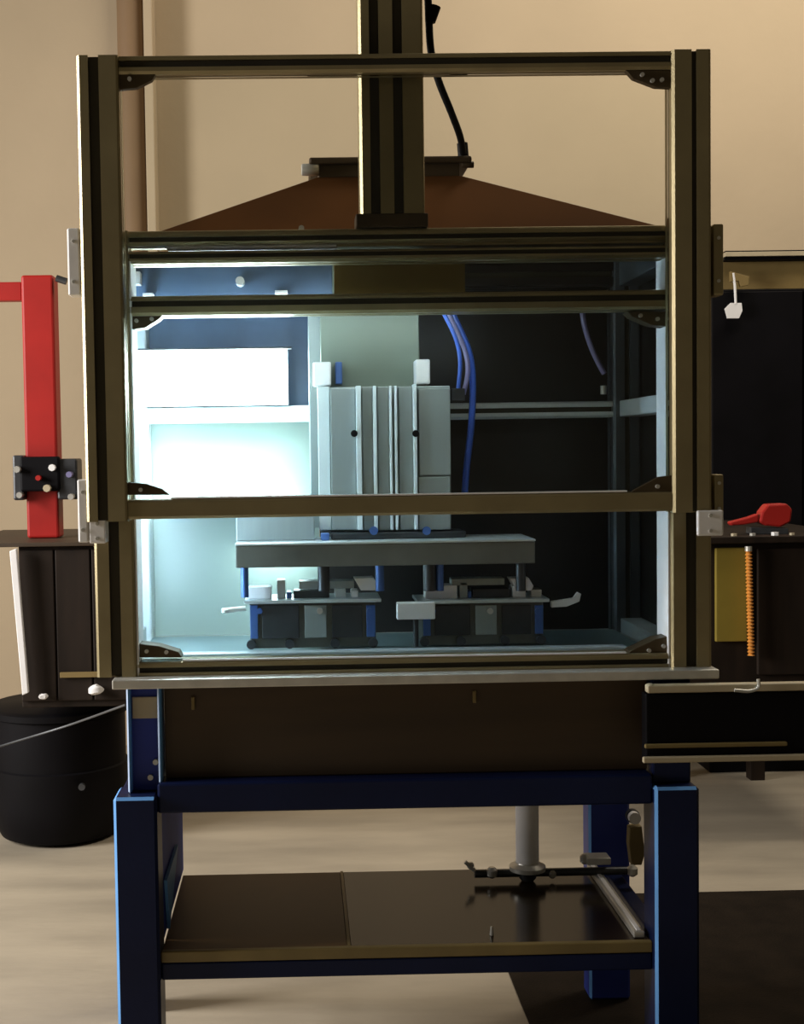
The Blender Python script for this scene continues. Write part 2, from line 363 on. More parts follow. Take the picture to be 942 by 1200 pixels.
# ------------------------------------------------------------------ exhaust hood
HZ0 = ZTOP+0.001
hood = empty('exhaust_hood', (0.17, 0.25, HZ0), 'brown sheet metal hood tapering to a capped neck above the enclosure', 'hood')
hx0, hx1 = X(172, 264, 0.065), X(788, 264, 0.065)
nx0, nx1 = X(372, 208, 0.20), X(540, 208, 0.20); nz = Z(460, 207, 0.20)
bm = bmesh.new()
B = [bm.verts.new(p) for p in ((hx0,0.065,HZ0),(hx1,0.065,HZ0),(hx1,0.5,HZ0),(hx0,0.5,HZ0))]
T = [bm.verts.new(p) for p in ((nx0,0.2,nz),(nx1,0.2,nz),(nx1,0.36,nz),(nx0,0.36,nz))]
B2 = [bm.verts.new((v.co.x+(0.004 if i in (0,3) else -0.004), v.co.y+(0.004 if i < 2 else -0.004), v.co.z)) for i, v in enumerate(B)]
T2 = [bm.verts.new((v.co.x, v.co.y, v.co.z-0.006)) for v in T]
for i in range(4):
    j = (i+1) % 4
    bm.faces.new((B[i], B[j], T[j], T[i])); bm.faces.new((B2[i], B2[j], T2[j], T2[i])); bm.faces.new((B[i], B[j], B2[j], B2[i]))
bm.faces.new(T); bm.faces.new(T2)
link('hood_shell', bm, 'brown', hood)
nk = box('neck', (nx0+0.002, nx1-0.002, nz, Z(460, 190, 0.2)), 0.202, 0.358, 'cap', hood, 0.002)
box('cap_flange', (X(362, 187, 0.19), X(553, 187, 0.19), Z(460, 191, 0.19), Z(460, 183, 0.19)), 0.19, 0.37, 'cap', hood, 0.004)
cyl('latch_knob', at(353, 199, 0.2), at(374, 199, 0.2), 0.011, 'steel', hood, bevel=0.003)
cyl('latch_knob', at(541, 193, 0.2), at(555, 193, 0.2), 0.006, 'cap', hood, bevel=0.001)
hp = at(353, 262, 0.07); cyl('rivet', (hp.x, 0.072, HZ0+0.008), (hp.x, 0.060, HZ0+0.010), 0.005, 'steel', hood, n=10)

# ------------------------------------------------------------------ lift column and cable
cx0, cx1 = X(421, 150, -0.001), X(497, 150, -0.001)
colm = empty('lift_column', ((cx0+cx1)/2, 0.01, ZTOP), 'tall slotted aluminium column rising from the top rail past the hood', 'column')
bpz = Z(460, 250, -0.001)
box('foot_plate', (cx0-0.008, cx1+0.005, ZTOP, bpz), -0.002, 0.060, 'cap', colm, 0.002)
profile('column_profile', (cx0, cx1, bpz, 2.45), -0.001, 0.058, 'z', (0.24, 0.60), parent=colm, sw=0.016, side=False)
cpts = [at(500,-40,0.06), at(502,10,0.06), at(505,60,0.06), at(514,95,0.07), at(528,130,0.10), at(539,160,0.16), at(543,182,0.215)]
cab = empty('power_cable', cpts[-1], 'black cable hanging beside the lift column down to the hood cap', 'cable')
tube('cable_sheath', cpts, 0.0065, 'black', cab)
cyl('cable_plug', at(507,8,0.06), at(504,26,0.06), 0.014, 'black', cab, r1=0.009)
cyl('cable_gland', cpts[-1]+Vector((0,0,-0.004)), cpts[-1]+Vector((-0.002,0,0.022)), 0.010, 'black', cab)

# ------------------------------------------------------------------ light box, assumed lamps and added lights inside the enclosure
lp = empty('light_box', (X(248,440,0.38), 0.40, Z(248,470,0.38)), 'bright white rectangular light box glowing at the upper left inside', 'lamp')
rr = list(rect(160, 410, 335, 470, 0.39)); rr[2] = ZM1+0.0026
bm = bmesh.new()
add_box(bm, rr[0]-0.004, rr[1]+0.004, 0.42, 0.438, rr[2]-0.002, rr[3]+0.004)
link('housing', bm, 'white', lp, 0.002)
box('top_lip', (rr[0]-0.004, rr[1]+0.012, rr[3]+0.0005, rr[3]+0.004), 0.385, 0.42, 'darkm', lp, 0.0005)
box('diffuser', (rr[0], rr[1], rr[2], rr[3]-0.0005), 0.39, 0.4195, 'lamp', lp, 0.003)
tl = empty('assumed_strip_lamp', (XL1-0.02, 0.12, ZBED+0.01), 'assumed upright strip lamp behind the left front post of the enclosure', 'lamp')  # unseen lamp, assumed from the bright left edges inside
sx = XL1-0.016
box('added_lamp_housing', (sx-0.012, sx+0.012, ZBED+0.01, ZTOP-0.1), 0.085, 0.105, 'white', tl, 0.002)
cyl('added_lamp_tube', (sx, 0.118, ZBED+0.05), (sx, 0.118, ZTOP-0.14), 0.010, 'tube', tl)
for zz in (ZBED+0.035, ZTOP-0.14): cyl('added_lamp_holder', (sx, 0.118, zz), (sx, 0.118, zz+0.015), 0.012, 'white', tl)
hz_ = Z(400, 357, 0.11)
hl = empty('added_header_light', (X(400,357,0.11), 0.11, hz_), 'added slim light hidden behind the second front rail above the actuator', 'lamp')  # unseen light added to brighten the fronts of actuator and jigs
ha, hb2 = X(230, 357, 0.11), X(590, 357, 0.11)
box('added_lamp_housing', (ha, hb2, hz_+0.006, hz_+0.012), 0.095, 0.125, 'white', hl, 0.002)  # housing of the added header light
cyl('added_lamp_tube', (ha+0.01, 0.11, hz_), (hb2-0.01, 0.11, hz_), 0.005, 'tube4', hl)  # tube of the added header light
# assumed trough lamp lighting the back sheet, added unseen behind the door's lower rail
tz = Z(270, 600, 0.42)
tr = empty('assumed_trough_lamp', (X(270,600,0.4), 0.42, tz), 'assumed low trough lamp washing the left back sheet behind the door rail', 'lamp')
tx0, tx1 = X(190, 600, 0.4), X(352, 600, 0.4)
bm = bmesh.new(); add_box(bm, tx0, tx1, 0.39, 0.50, tz, tz+0.004); add_box(bm, tx0, tx1, 0.388, 0.392, tz, tz+0.022)
link('trough', bm, 'white', tr, 0)
cyl('added_lamp_tube', (tx0+0.01, 0.43, tz+0.014), (tx1-0.01, 0.43, tz+0.014), 0.009, 'tube2', tr)  # tube of the assumed trough lamp, added for the glow on the sheet

sz_ = Z(325, 658, 0.42)
sl = empty('added_short_light', (X(325,655,0.43), 0.43, sz_), 'added short light hidden behind the left half of the press tool plate', 'lamp')  # unseen light, invented to brighten the lower left back sheet
sa, sb = X(290, 655, 0.43), X(362, 655, 0.43)
box('added_lamp_housing', (sa, sb, sz_+0.02, sz_+0.028), 0.40, 0.47, 'white', sl, 0.002)  # housing of the added short light
cyl('added_lamp_tube', (sa+0.006, 0.44, sz_+0.010), (sb-0.006, 0.44, sz_+0.010), 0.008, 'tube3', sl)  # tube of the added short light
# ------------------------------------------------------------------ vertical actuator
AY = 0.20
act = empty('vertical_actuator', (X(450,578,AY), 0.3, Z(450,600,AY)), 'silver vertical actuator block with ridged face in the middle of the enclosure', 'actuator')
pbox('guide_plate', 375, 290, 491, 470, 0.30, 0.34, 'carr', act, 0.002)
pbox('mast', 362, 300, 486, 618, 0.345, 0.43, 'block', act, 0.002)
body = rect(374, 453, 528, 622, 0.24)
box('carriage', body, 0.24, 0.299, 'block', act, 0.002)
for (u0, u1, y, m, v0) in ((373,387,0.232,'rib',453),(388,417,0.224,'block',455),(418,424,0.212,'rib',452),(425,437,0.228,'block',453),(438,442,0.214,'rib',452),
                       (443,456,0.226,'block',453),(457,460,0.214,'rib',452),(463,466,0.214,'rib',452),(468,484,0.224,'block',453),(485,489,0.210,'rib',450)):
    rr = rect(u0, v0, u1, 621, y); box('face_rib', rr, y, 0.2395, m, act, 0.0012)
pbox('side_plate', 491, 455, 528, 557, 0.215, 0.2395, 'block', act, 0.0015)
pbox('side_plate', 491, 558.5, 528, 621, 0.215, 0.2395, 'block', act, 0.0015)
for (u, v) in ((415,508),(487,508)):
    p = at(u, v, 0.21); cyl('screw_hole', (p.x, 0.2105, p.z), (p.x, 0.208, p.z), 0.0065, 'black', act, n=14)
pbox('bearing_block', 367, 424, 388, 452, 0.25, 0.299, 'white', act, 0.003)
pbox('bearing_block', 487, 421, 504, 450, 0.25, 0.299, 'white', act, 0.003)
pbox('bumper', 393, 424, 401, 450, 0.27, 0.299, 'bluem', act, 0.002)
pbox('hose_manifold', 529, 455, 545, 470, 0.25, 0.28, 'darkm', act, 0.002)

def hose(name, pts, y, r, m, label, grp=None):
    P = [at(u, v, y+(dy[0] if dy else 0)) for u, v, *dy in pts]
    o = tube(name, P, r, m, None); tag(o, label, 'hose', grp); return o
hose('air_hose', [(510,350),(524,375),(535,400),(539,425),(537,455)], 0.24, 0.0040, 'hose', 'innermost short blue air hose ending at the actuator manifold')
hose('air_hose', [(521,350),(538,385),(550,415),(554,450),(552,500),(547,545),(543,600)], 0.27, 0.0065, 'hose', 'long blue air hose curving down past the actuator to the tool')
hose('air_hose', [(516,350),(532,382),(545,412),(548,436),(543,462)], 0.26, 0.0045, 'lilac', 'pale violet air hose looping between the two blue hoses')
hose('air_hose', [(681,350),(684,378),(692,405),(701,425),(708,438)], 0.42, 0.0055, 'lilac', 'single violet hose hanging at the right rear of the enclosure')
o = cyl('hose_stub', at(707,452,0.43), at(707,462,0.43), 0.006, 'steel'); tag(o, 'small pale pipe stub above the right end of the rear rail', 'fitting')

# ------------------------------------------------------------------ press tool
TY = 0.15
tool = empty('press_tool', (X(450,664,TY), 0.22, Z(450,700,TY)), 'wide dark press tool plate with guide pins hanging under the actuator', 'tool')
tr_ = rect(276, 637, 627, 663, TY)
box('tool_plate', tr_, TY, TY+0.155, 'tool', tool, 0.002)
box('top_sheet', (tr_[0]-0.001, tr_[1]+0.001, tr_[3]+0.0002, tr_[3]+0.004), TY-0.002, TY+0.156, 'alu_in', tool, 0.001)
zz = tr_[3]+0.004
a = rect(279, 600, 368, 634, 0.30); box('spacer_block', (a[0], a[1], zz, a[3]), 0.22, 0.30, 'block', tool, 0.002)
a = rect(376, 612, 386, 634, 0.20); box('spacer_block', (a[0], a[1], zz, min(a[3], body[2]-0.001)), 0.20, 0.24, 'bluem', tool, 0.002)
a = rect(388, 607, 546, 634, 0.21); box('motor_block', (a[0], a[1], zz, min(a[3], body[2]-0.001)), 0.21, 0.29, 'darkm', tool, 0.003)
for u in (438, 500): 
    p = at(u, 622, 0.2); cyl('fitting', (p.x, 0.2095, p.z), (p.x, 0.20, p.z), 0.008, 'bluem', tool, n=14)
for (u, m, rr_) in ((287,'bluem',0.007),(379,'darkm',0.011),(444,'bluem',0.008),(502,'darkm',0.012),(514,'bluem',0.007),(608,'darkm',0.009)):
    p = at(u, 662, 0.19); q = at(u, 701, 0.19)
    cyl('guide_pin', (p.x, 0.17, tr_[2]), (p.x, 0.17, q.z+(0.004 if u == 287 else 0.016)), rr_, m, tool, n=16)

# ------------------------------------------------------------------ two jigs on the bed
def jig(u0, u1, label, left):
    y0 = 0.16
    zb0 = ZBED+0.0121
    j = empty('fixture_jig', (X((u0+u1)/2, 720, y0), 0.2, zb0), label, 'jig', 'jigs on the machine bed')
    d = u1-u0
    x0, x1 = X(u0, 722, y0), X(u1, 722, y0)
    zt_ = Z((u0+u1)/2, 703, y0)
    box('base_block', (x0+0.01, x1-0.01, zb0, zt_-0.006), y0+0.01, y0+0.10, 'tool', j, 0.002)
    box('top_plate', (x0, x1, zt_-0.006, zt_), y0, y0+0.11, 'alu_in', j, 0.001)
    for u in (u0+8, u0+d*0.33, u0+d*0.66, u1-10):
        p = at(u, 730, y0); cyl('foot_roller', (p.x, y0-0.004, zb0+0.009), (p.x, y0+0.01, zb0+0.009), 0.0085, 'darkm', j, n=16)
    for f0, f1, m in ((0.02,0.10,'bluem'),(0.13,0.40,'darkm'),(0.44,0.60,'block'),(0.64,0.86,'darkm'),(0.89,0.96,'bluem')):
        a = rect(u0+d*f0, 708, u0+d*f1, 733, y0+0.004); box('front_plate', (max(a[0], x0+0.011), min(a[1], x1-0.011), zb0+0.019, a[3]-0.002), y0+0.004, y0+0.0095, m, j, 0.001)
    for u, m in ((u0+18,'bluem'),(u1-14,'bluem'),(u0+d*0.55,'steel')):
        p = at(u, 716, y0); cyl('clamp_screw', (p.x, y0+0.004, p.z), (p.x, y0-0.004, p.z), 0.0055, m, j, n=12)
    fr = [(0.03,0.20,688,700,'white'),(0.24,0.30,680,702,'alu_in'),(0.36,0.62,692,702,'darkm'),(0.40,0.80,681,690,'block'),(0.66,0.74,690,702,'alu_in'),(0.78,0.83,692,702,'white'),(0.31,0.345,694,702,'bluem')]
    if not left: fr = [(0.06,0.30,686,700,'white'),(0.32,0.38,682,702,'block'),(0.42,0.70,690,702,'darkm'),(0.26,0.66,678,686,'block'),(0.72,0.82,687,702,'white'),(0.86,0.94,691,702,'steel'),(0.385,0.41,693,702,'bluem')]
    for f0, f1, v0, v1, m in fr:
        a = rect(u0+d*f0, v0, u0+d*f1, v1, y0+0.03)
        z_0 = zt_ if v1 >= 700 else a[2]
        box('locator', (a[0], a[1], z_0, a[3]), y0+0.03, y0+0.07, m, j, 0.0015)
    t0 = (0.80, 0.98) if left else (0.70, 0.88)
    pprism('clamp_pad', [(u0+d*t0[0],678),(u0+d*t0[1]-6,677),(u0+d*t0[1],687),(u0+d*t0[1]-3,692),(u0+d*t0[0]+8,692)], y0+0.02, y0+0.06, 'white', j, 0.001)
    if left:
        cyl('clamp_lever', at(u0-26, 716, y0+0.02), at(u0+2, 713, y0+0.02), 0.005, 'steel', j, n=12)
        lathe('clamp_knob', at(u0-22, 719, y0+0.02), [(0.003,0),(0.008,0.002),(0.008,0.007),(0.003,0.009)], 'steel', j, 12)
    else:
        pprism('clamp_lever', [(u1+2,705),(u1+28,701),(u1+33,694),(u1+37,696),(u1+35,705),(u1+20,711),(u1+2,712)], y0+0.02, y0+0.032, 'white', j, 0.001)
    return j
jig(286, 447, 'left clamping jig with blue screws on the machine bed', True)
jig(489, 644, 'right clamping jig with a white lever on the machine bed', False)
lb = pbox('white_block', 465, 706, 510, 726, 0.15, 0.17, 'white', None, 0.002)
tag(lb, 'plain white block between the two clamping jigs', 'block')
a = lb.location; cyl('block_post', (a.x, a.y, a.z-0.0005), (a.x, a.y, ZBED+0.0125), 0.005, 'darkm', lb, n=12)

# ------------------------------------------------------------------ apron box and blue table
apr = empty('apron_cabinet', (0.18, 0.3, Z(470, 906, 0.03)), 'dark brown apron panel box under the enclosure base plate', 'cabinet')
ax0, ax1 = X(193, 855, 0.03), X(758, 855, 0.03); az0, az1 = Z(475, 907, 0.03), ZPLB-0.0005
box('front_panel', (ax0, ax1, az0, az1), 0.03, 0.05, 'apron', apr, 0.002)
box('side_panel', (ax0, ax0+0.02, az0, az1), 0.051, 0.48, 'apron', apr, 0.002)
box('side_panel', (ax1-0.02, ax1, az0, az1), 0.051, 0.48, 'apron', apr, 0.002)
box('rear_panel', (ax0, ax1, az0, az1), 0.481, 0.50, 'apron', apr, 0.002)
for (u, v0, v1) in ((226, 817, 832), (556, 810, 824)):
    pbox('hook_tab', u-2, v0, u+2, v1, 0.024, 0.03, 'olive', apr, 0.001)

tb = empty('blue_table', (0.18, 0.26, 0.0), 'blue painted steel table carrying the machine', 'table')
LX0, LX1 = X(135, 1060, -0.02), X(186, 1060, -0.02)
RX0, RX1 = X(768, 1060, -0.02), X(820, 1060, -0.02)
TLEG = Z(157, 935, -0.02)
for (x0, x1) in ((LX0, LX1), (RX0, RX1)):
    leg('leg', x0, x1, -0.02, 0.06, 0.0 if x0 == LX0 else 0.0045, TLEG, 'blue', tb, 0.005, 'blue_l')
RLX0, RLX1 = X(690, 980, 0.46), X(738, 980, 0.46)
LLX1 = X(189, 1100, 0.46); LLX0 = LLX1-0.042
for (x0, x1) in ((LLX0, LLX1), (RLX0, RLX1)):
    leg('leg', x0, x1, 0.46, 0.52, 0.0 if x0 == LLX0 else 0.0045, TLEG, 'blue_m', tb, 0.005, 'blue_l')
bz0, bz1 = Z(480, 948, -0.005), az0-0.0005
box('front_beam', (LX1, RX0, bz0, bz1), -0.005, 0.055, 'blue', tb, 0.004)
box('rear_beam', (LLX1, RLX0, bz0, bz1), 0.465, 0.515, 'blue', tb, 0.004)
for (x0, x1) in ((LX0+0.005, LX1-0.012), (RX0+0.012, RX1-0.005)):
    box('side_beam', (x0, x1, bz0, TLEG-0.002), 0.06, 0.46, 'blue', tb, 0.004)
# uprights between table corner and base plate
ux0, ux1 = X(150, 870, 0.02), X(190, 870, 0.02)
up = empty('corner_upright', ((ux0+ux1)/2, 0.05, TLEG)); up.parent = tb; up.location -= tb.location
bm = bmesh.new(); add_box(bm, ux0+0.004, ux1-0.004, 0.03, 0.036, TLEG, ZPLB-0.0005)
link('web', bm, 'blue_m', up, 0.001)
for (x0, x1) in ((ux0, ux0+0.006), (ux1-0.006, ux1)):
    leg('flange', x0, x1, 0.008, 0.07, TLEG, ZPLB-0.0005, 'blue_l', up, 0.0028, 'blue_hl')
pbox('beige_plate', 155, 817, 186, 842, 0.024, 0.0295, 'beige', up, 0.001)
for (u, v) in ((185,893),(179,911)):
    p = at(u, v, 0.026); bolt((p.x-0.004, 0.030, p.z), 0.005, 'steel', up, 0.006)
box('corner_upright', (RX0+0.004, RX1-0.006, TLEG, ZPLB-0.0005), 0.01, 0.07, 'blue', tb, 0.003)
for (x0, x1) in ((LLX0+0.006, LLX1-0.006), (RLX0+0.006, RLX1-0.006)):
    box('corner_upright', (x0, x1, TLEG, ZPLB-0.0005), 0.502, 0.518, 'blue', tb, 0.003)
# lower shelf
sz1 = Z(475, 1108, 0.0); sz0 = Z(475, 1143, 0.0)
box('lower_front_rail', (LX1, RX0, sz0, sz1-0.022), 0.0, 0.05, 'blue', tb, 0.003)
box('shelf_edge', (LX1, RX0, sz1-0.0215, sz1-0.002), -0.001, 0.012, 'olive', tb, 0.002)
for (x0, x1) in ((LX0+0.02, LX0+0.05), (RX0+0.02, RX0+0.05)):
    box('lower_side_rail', (x0, x1, sz0, sz1-0.022), 0.06, 0.46, 'blue', tb, 0.003)
xs = X(409, 1108, 0.012)
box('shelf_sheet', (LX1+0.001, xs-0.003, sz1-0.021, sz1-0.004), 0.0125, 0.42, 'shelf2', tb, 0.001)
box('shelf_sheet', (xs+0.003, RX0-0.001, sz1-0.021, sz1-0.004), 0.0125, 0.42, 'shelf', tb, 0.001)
box('joint_strip', (xs-0.003, xs+0.003, sz1-0.021, sz1-0.002), 0.0125, 0.42, 'olive', tb, 0.0005)
SZ = sz1-0.004
# blue side plate, plus an added light-blue triangle painting a patch of light
xi = LX1
box('side_plate', (xi-0.008, xi-0.001, SZ+0.001, bz0-0.001), 0.062, 0.455, 'blue_s', tb, 0.001)
bm = bmesh.new()
P = [(0.064, Z(195,1018,0.13)), (0.28, Z(195,1018,0.13)), (0.10, SZ+0.006)]
A_ = [bm.verts.new((xi+0.0005, y, z)) for y, z in P]; B_ = [bm.verts.new((xi+0.006, y, z)) for y, z in P]
bm.faces.new(A_); bm.faces.new(B_[::-1])
for i in range(3): bm.faces.new((A_[i], A_[(i+1)%3], B_[(i+1)%3], B_[i]))
link('light_patch', bm, 'blue_l', tb, 0.0)
bz = empty('edge_rail', (RX0-0.03, 0.2, SZ), 'pale metal rail lying along the right edge of the lower shelf', 'rail')
xr0, xr1 = X(741, 1090, 0.03), X(754, 1090, 0.03)
box('rail_bar', (xr0, xr1, SZ+0.0005, SZ+0.012), 0.02, 0.40, 'steel', bz, 0.002)
box('rail_groove', (xr0+0.006, xr1-0.006, SZ+0.0121, SZ+0.014), 0.025, 0.395, 'white', bz, 0.0005)

# ------------------------------------------------------------------ air regulator stand on the shelf
PY = 0.34
pb = at(618, 1024, PY); zflo = SZ+0.001
pst = empty('air_regulator', (pb.x, PY, zflo), 'pale pipe stand with flange and brass fittings on the lower shelf', 'regulator')
zf = Z(618, 1012, PY)
xw = X(632, 980, PY)-X(605, 980, PY)
lathe('pipe', (pb.x, PY, zflo+0.03), [(xw/2, 0.0), (xw/2, bz0-zflo-0.032+0.03)], 'white', pst, 28)
lathe('flange', (pb.x, PY, zf-0.014), [(0.020,0),(0.036,0.002),(0.036,0.010),(0.024,0.016),(0.020,0.026),(0.017,0.028)], 'steel', pst, 28)
lathe('bowl', (pb.x, PY, zflo), [(0.012,0),(0.017,0.006),(0.018,zf-0.016-zflo)], 'darkm', pst, 24)
cyl('cross_pipe', at(556, 1024, PY), at(745, 1020, PY), 0.008, 'darkm', pst, n=14)
for (u, v, r0) in ((552,1016,0.007),(577,1024,0.011),(648,1026,0.008),(686,1008,0.010),(742,1022,0.011)):
    p = at(u, v, PY-0.012); bmx = lathe('fitting', (p.x, PY-0.004, p.z-r0), [(r0*0.4,0),(r0,r0*0.5),(r0,r0*1.5),(r0*0.5,r0*2)], 'steel', pst, 12)
cyl('lever', at(545,1010,PY-0.01), at(556,1020,PY-0.01), 0.004, 'steel', pst, n=10)
pbox('valve_plate', 688, 1006, 716, 1014, PY-0.02, PY+0.02, 'steel', pst, 0.002)
gv = empty('gauge_fitting', at(742, 958, 0.40), 'round gauge with pale body beside the right rear table leg', 'gauge')
p = at(742, 957, 0.40)
cyl('gauge_dial', (p.x, 0.40, p.z), (p.x, 0.385, p.z), 0.012, 'white', gv, n=20)
cyl('gauge_rim', (p.x, 0.412, p.z), (p.x, 0.3995, p.z), 0.014, 'darkm', gv, n=20)
pprism('gauge_body', [(738,970),(752,968),(756,1000),(752,1014),(740,1014),(737,990)], 0.395, 0.42, 'olive', gv, 0.002)
cyl('gauge_stem', at(741,1012,0.405), (p.x, 0.405, SZ+0.0005), 0.005, 'steel', gv, n=12)
p = at(578, 1098, 0.03)
rg = cyl('loose_screw', (p.x, 0.05, SZ+0.0005), (p.x, 0.05, SZ+0.016), 0.004, 'steel', None, r1=0.002, n=10); tag(rg, 'small loose screw standing on the front of the lower shelf', 'screw')

# ------------------------------------------------------------------ black side unit with metal bars
SY = -0.055
su = empty('slide_unit', (X(850,890,SY), SY, Z(850,895,SY)), 'black drawer unit with pale metal bars at the right of the apron', 'drawer unit')
x1s = X(1010, 850, SY)
def sbar(nm, u0, v0, v1, y0, y1, m, u1=None):
    a = rect(u0, v0, 942 if u1 is None else u1, v1, y0)
    return box(nm, (a[0], x1s if u1 is None else a[1], a[2], a[3]), y0, y1, m, su, 0.002)
sbar('drawer_box', 757, 812, 893, SY+0.004, SY+0.034, 'black')
b_ = sbar('top_bar', 759, 802, 811, SY, SY+0.02, 'beige')
sbar('lower_bar', 756, 871, 876, SY-0.004, SY+0.0035, 'olive', 923)
sbar('lower_bar', 754, 886, 893, SY-0.006, SY+0.0035, 'beige')
p = at(880, 805, SY)
tube('hook', [(p.x-0.03, SY-0.006, p.z-0.004), (p.x-0.005, SY-0.006, p.z-0.006), (p.x+0.010, SY-0.006, p.z), (p.x+0.010, SY-0.006, p.z+0.014)], 0.003, 'steel', su, 8)
lathe('bar_end_knob', (X(763,806,SY), SY+0.008, Z(763,811,SY)), [(0.004,0),(0.008,0.003),(0.008,0.010),(0.004,0.013)], 'beige', su, 14)

# ------------------------------------------------------------------ left background
RYD = 1.62
HB = Z(75,640,1.45)+0.0125
hz = empty('red_hoist', (X(46,640,RYD), RYD+0.03, HB), 'red steel post with a short arm and dark clamp at the far left', 'hoist')
a = rect(28, 322, 66, 640, RYD)
bm = bmesh.new(); add_box(bm, a[0], a[1], RYD, RYD+0.08, HB, Z(46, 322, RYD))
link('post', bm, 'red', hz, 0.008, segs=3)
b2 = rect(-30, 330, 29, 352, RYD); box('arm', (b2[0], a[0]-0.0005, b2[2], b2[3]), RYD+0.01, RYD+0.05, 'red', hz, 0.003)
a2 = rect(14, 533, 90, 590, RYD-0.03)
box('clamp', (a2[0], a[0]-0.001, a2[2]+0.01, a2[3]), RYD-0.02, RYD+0.07, 'darkm', hz, 0.006)
box('clamp', (a[1]+0.001, a2[1], a2[2]+0.01, a2[3]-0.012), RYD-0.02, RYD+0.07, 'darkm', hz, 0.006)
box('clamp_front', (a[0]-0.01, a[1]+0.01, a2[2]+0.035, a2[3]-0.005), RYD-0.03, RYD-0.001, 'black', hz, 0.006)
for (u, v, r0, m) in ((21,550,0.010,'steel'),(24,580,0.009,'steel'),(62,548,0.010,'white'),(56,572,0.011,'beige'),(82,556,0.009,'lilac'),(46,560,0.008,'red'),(84,582,0.009,'steel')):
    p = at(u, v, RYD-0.03); cyl('clamp_bolt', (p.x, RYD-0.019, p.z), (p.x, RYD-0.05, p.z), r0, m, hz, n=8)
cyl('pin', at(66,326,RYD), at(78,330,RYD), 0.010, 'darkm', hz, n=12)
BYL = 1.45
wb = empty('dark_workbench', (X(75,800,BYL), BYL+0.2, 0.0), 'dark brown workbench cabinet behind the left side of the machine', 'bench')
a = rect(22, 640, 150, 830, BYL)
cab0 = a
box('carcass', (a[0], a[1], a[2], a[3]), BYL+0.02, BYL+0.65, 'blackwood', wb, 0.003)
w_ = (a[1]-a[0])/3
for k in range(3):
    box('door_panel', (a[0]+k*w_+0.002, a[0]+(k+1)*w_-0.002, a[2]+0.02, a[3]-0.01), BYL+0.008, BYL+0.0195, 'blackwood', wb, 0.003)
b2 = rect(-60, 632, 122, 640, BYL-0.01); box('worktop', (b2[0], b2[1], a[3]+0.0005, a[3]+0.012), BYL-0.01, BYL+0.66, 'apron', wb, 0.002)
pbox('bottom_rail', 70, 788, 118, 794, BYL-0.004, BYL+0.0075, 'tan', wb, 0.001)
for x in (a[0]+0.05, a[1]-0.14): box('leg', (x, x+0.04, 0, a[2]-0.0005), BYL+0.60, BYL+0.64, 'blackwood', wb, 0.002)
pp = pprism('white_strip', [(11,646),(19,643),(33,812),(26,815)], BYL-0.03, BYL-0.012, 'white', None, 0.002); tag(pp, 'slanted white strip leaning against the dark workbench at the far left', 'strip')
for (u, v, r0, lab) in ((51,816,0.012,'small round white lump under the dark workbench'),(112,808,0.020,'larger pale crumpled rag hanging under the dark workbench')):
    bm = bmesh.new(); bmesh.ops.create_icosphere(bm, subdivisions=2, radius=r0, matrix=Matrix.Translation(at(u, v, BYL-0.01)) @ Matrix.Diagonal((1.1,0.8,0.7,1)))
    for v_ in bm.verts: v_.co += Vector((random.uniform(-1,1), random.uniform(-1,1), random.uniform(-1,1)))*r0*0.16
    o = link('rag', bm, 'white', None, smooth=True); tag(o, lab, 'rag')
wr = tube('wire', [at(-30,884,0.5), at(15,870,0.5), at(80,850,0.45), at(147,826,0.28)], 0.0022, 'alu_grey', None, 8); tag(wr, 'thin grey wire running from the far left to the table corner', 'wire')
DYC = 1.80
dc = at(70, 985, DYC)
bin_ = empty('black_bin', (X(72,900,DYC), DYC, 0), 'large round black rubber bin on the floor under the workbench', 'bin')
rb = (X(150,900,DYC)-X(-10,900,DYC))/2
hb = Z(72,822,DYC)
lathe('bin_body', (X(70,900,DYC), DYC, 0.0), [(rb*0.72,0.0),(rb*0.86,0.012),(rb*0.95,0.05),(rb,0.12),(rb,hb*0.55),(rb*0.97,hb*0.56),(rb*0.97,hb-0.03)], 'black', bin_, 48)
lathe('bin_rim', (X(70,900,DYC), DYC, hb-0.0299), [(rb*0.90,0.0),(rb*1.02,0.004),(rb*1.02,0.022),(rb*0.96,0.0299)], 'black', bin_, 48)
p = at(96, 922, DYC-rb); cyl('bin_rivet', (p.x, DYC-rb*0.97, p.z), (p.x, DYC-rb*1.03, p.z), 0.010, 'darkm', bin_, n=12)

# ------------------------------------------------------------------ right background
QY = 2.36
bd = empty('black_cabinet', (X(885,600,QY), QY+0.15, 0), 'tall black cabinet standing against the wall at the right', 'cabinet')
x0c, x1c = X(833, 470, QY), X(1010, 470, QY)
ztc = Z(885, 338, QY); zbc = Z(885, 606, QY)
box('cabinet_body', (x0c, x1c, 0, ztc), QY+0.02, QY+0.35, 'black', bd, 0.004)
xm = (x0c+x1c)/2+0.06
for (p0, p1) in ((x0c+0.004, xm-0.003), (xm+0.003, x1c-0.004)):
    box('cabinet_door', (p0, p1, 0.08, ztc-0.01), QY, QY+0.0195, 'black', bd, 0.003)
a = rect(838, 306, 1010, 337, QY+0.03); hb_ = box('tan_crate', (a[0], a[1], ztc+0.0005, a[3]), QY+0.03, QY+0.20, 'tan', None, 0.002); tag(hb_, 'low tan wooden box lying on top of the black cabinet', 'box')
lg = empty('wall_ledge', (X(900,300,QY+0.08), QY+0.08, Z(900,306,QY+0.03)), 'pale edged shelf board above the tan box at the right', 'shelf')
z_l = a[3]+0.0005
box('ledge_board', (X(848,300,QY), x1c, z_l, z_l+0.012), QY-0.005, QY+0.24, 'black', lg, 0.001)
box('ledge_edge', (X(849,300,QY), x1c, z_l+0.0125, Z(890,294,QY)-0.004), QY-0.012, QY+0.24, 'beige', lg, 0.001)
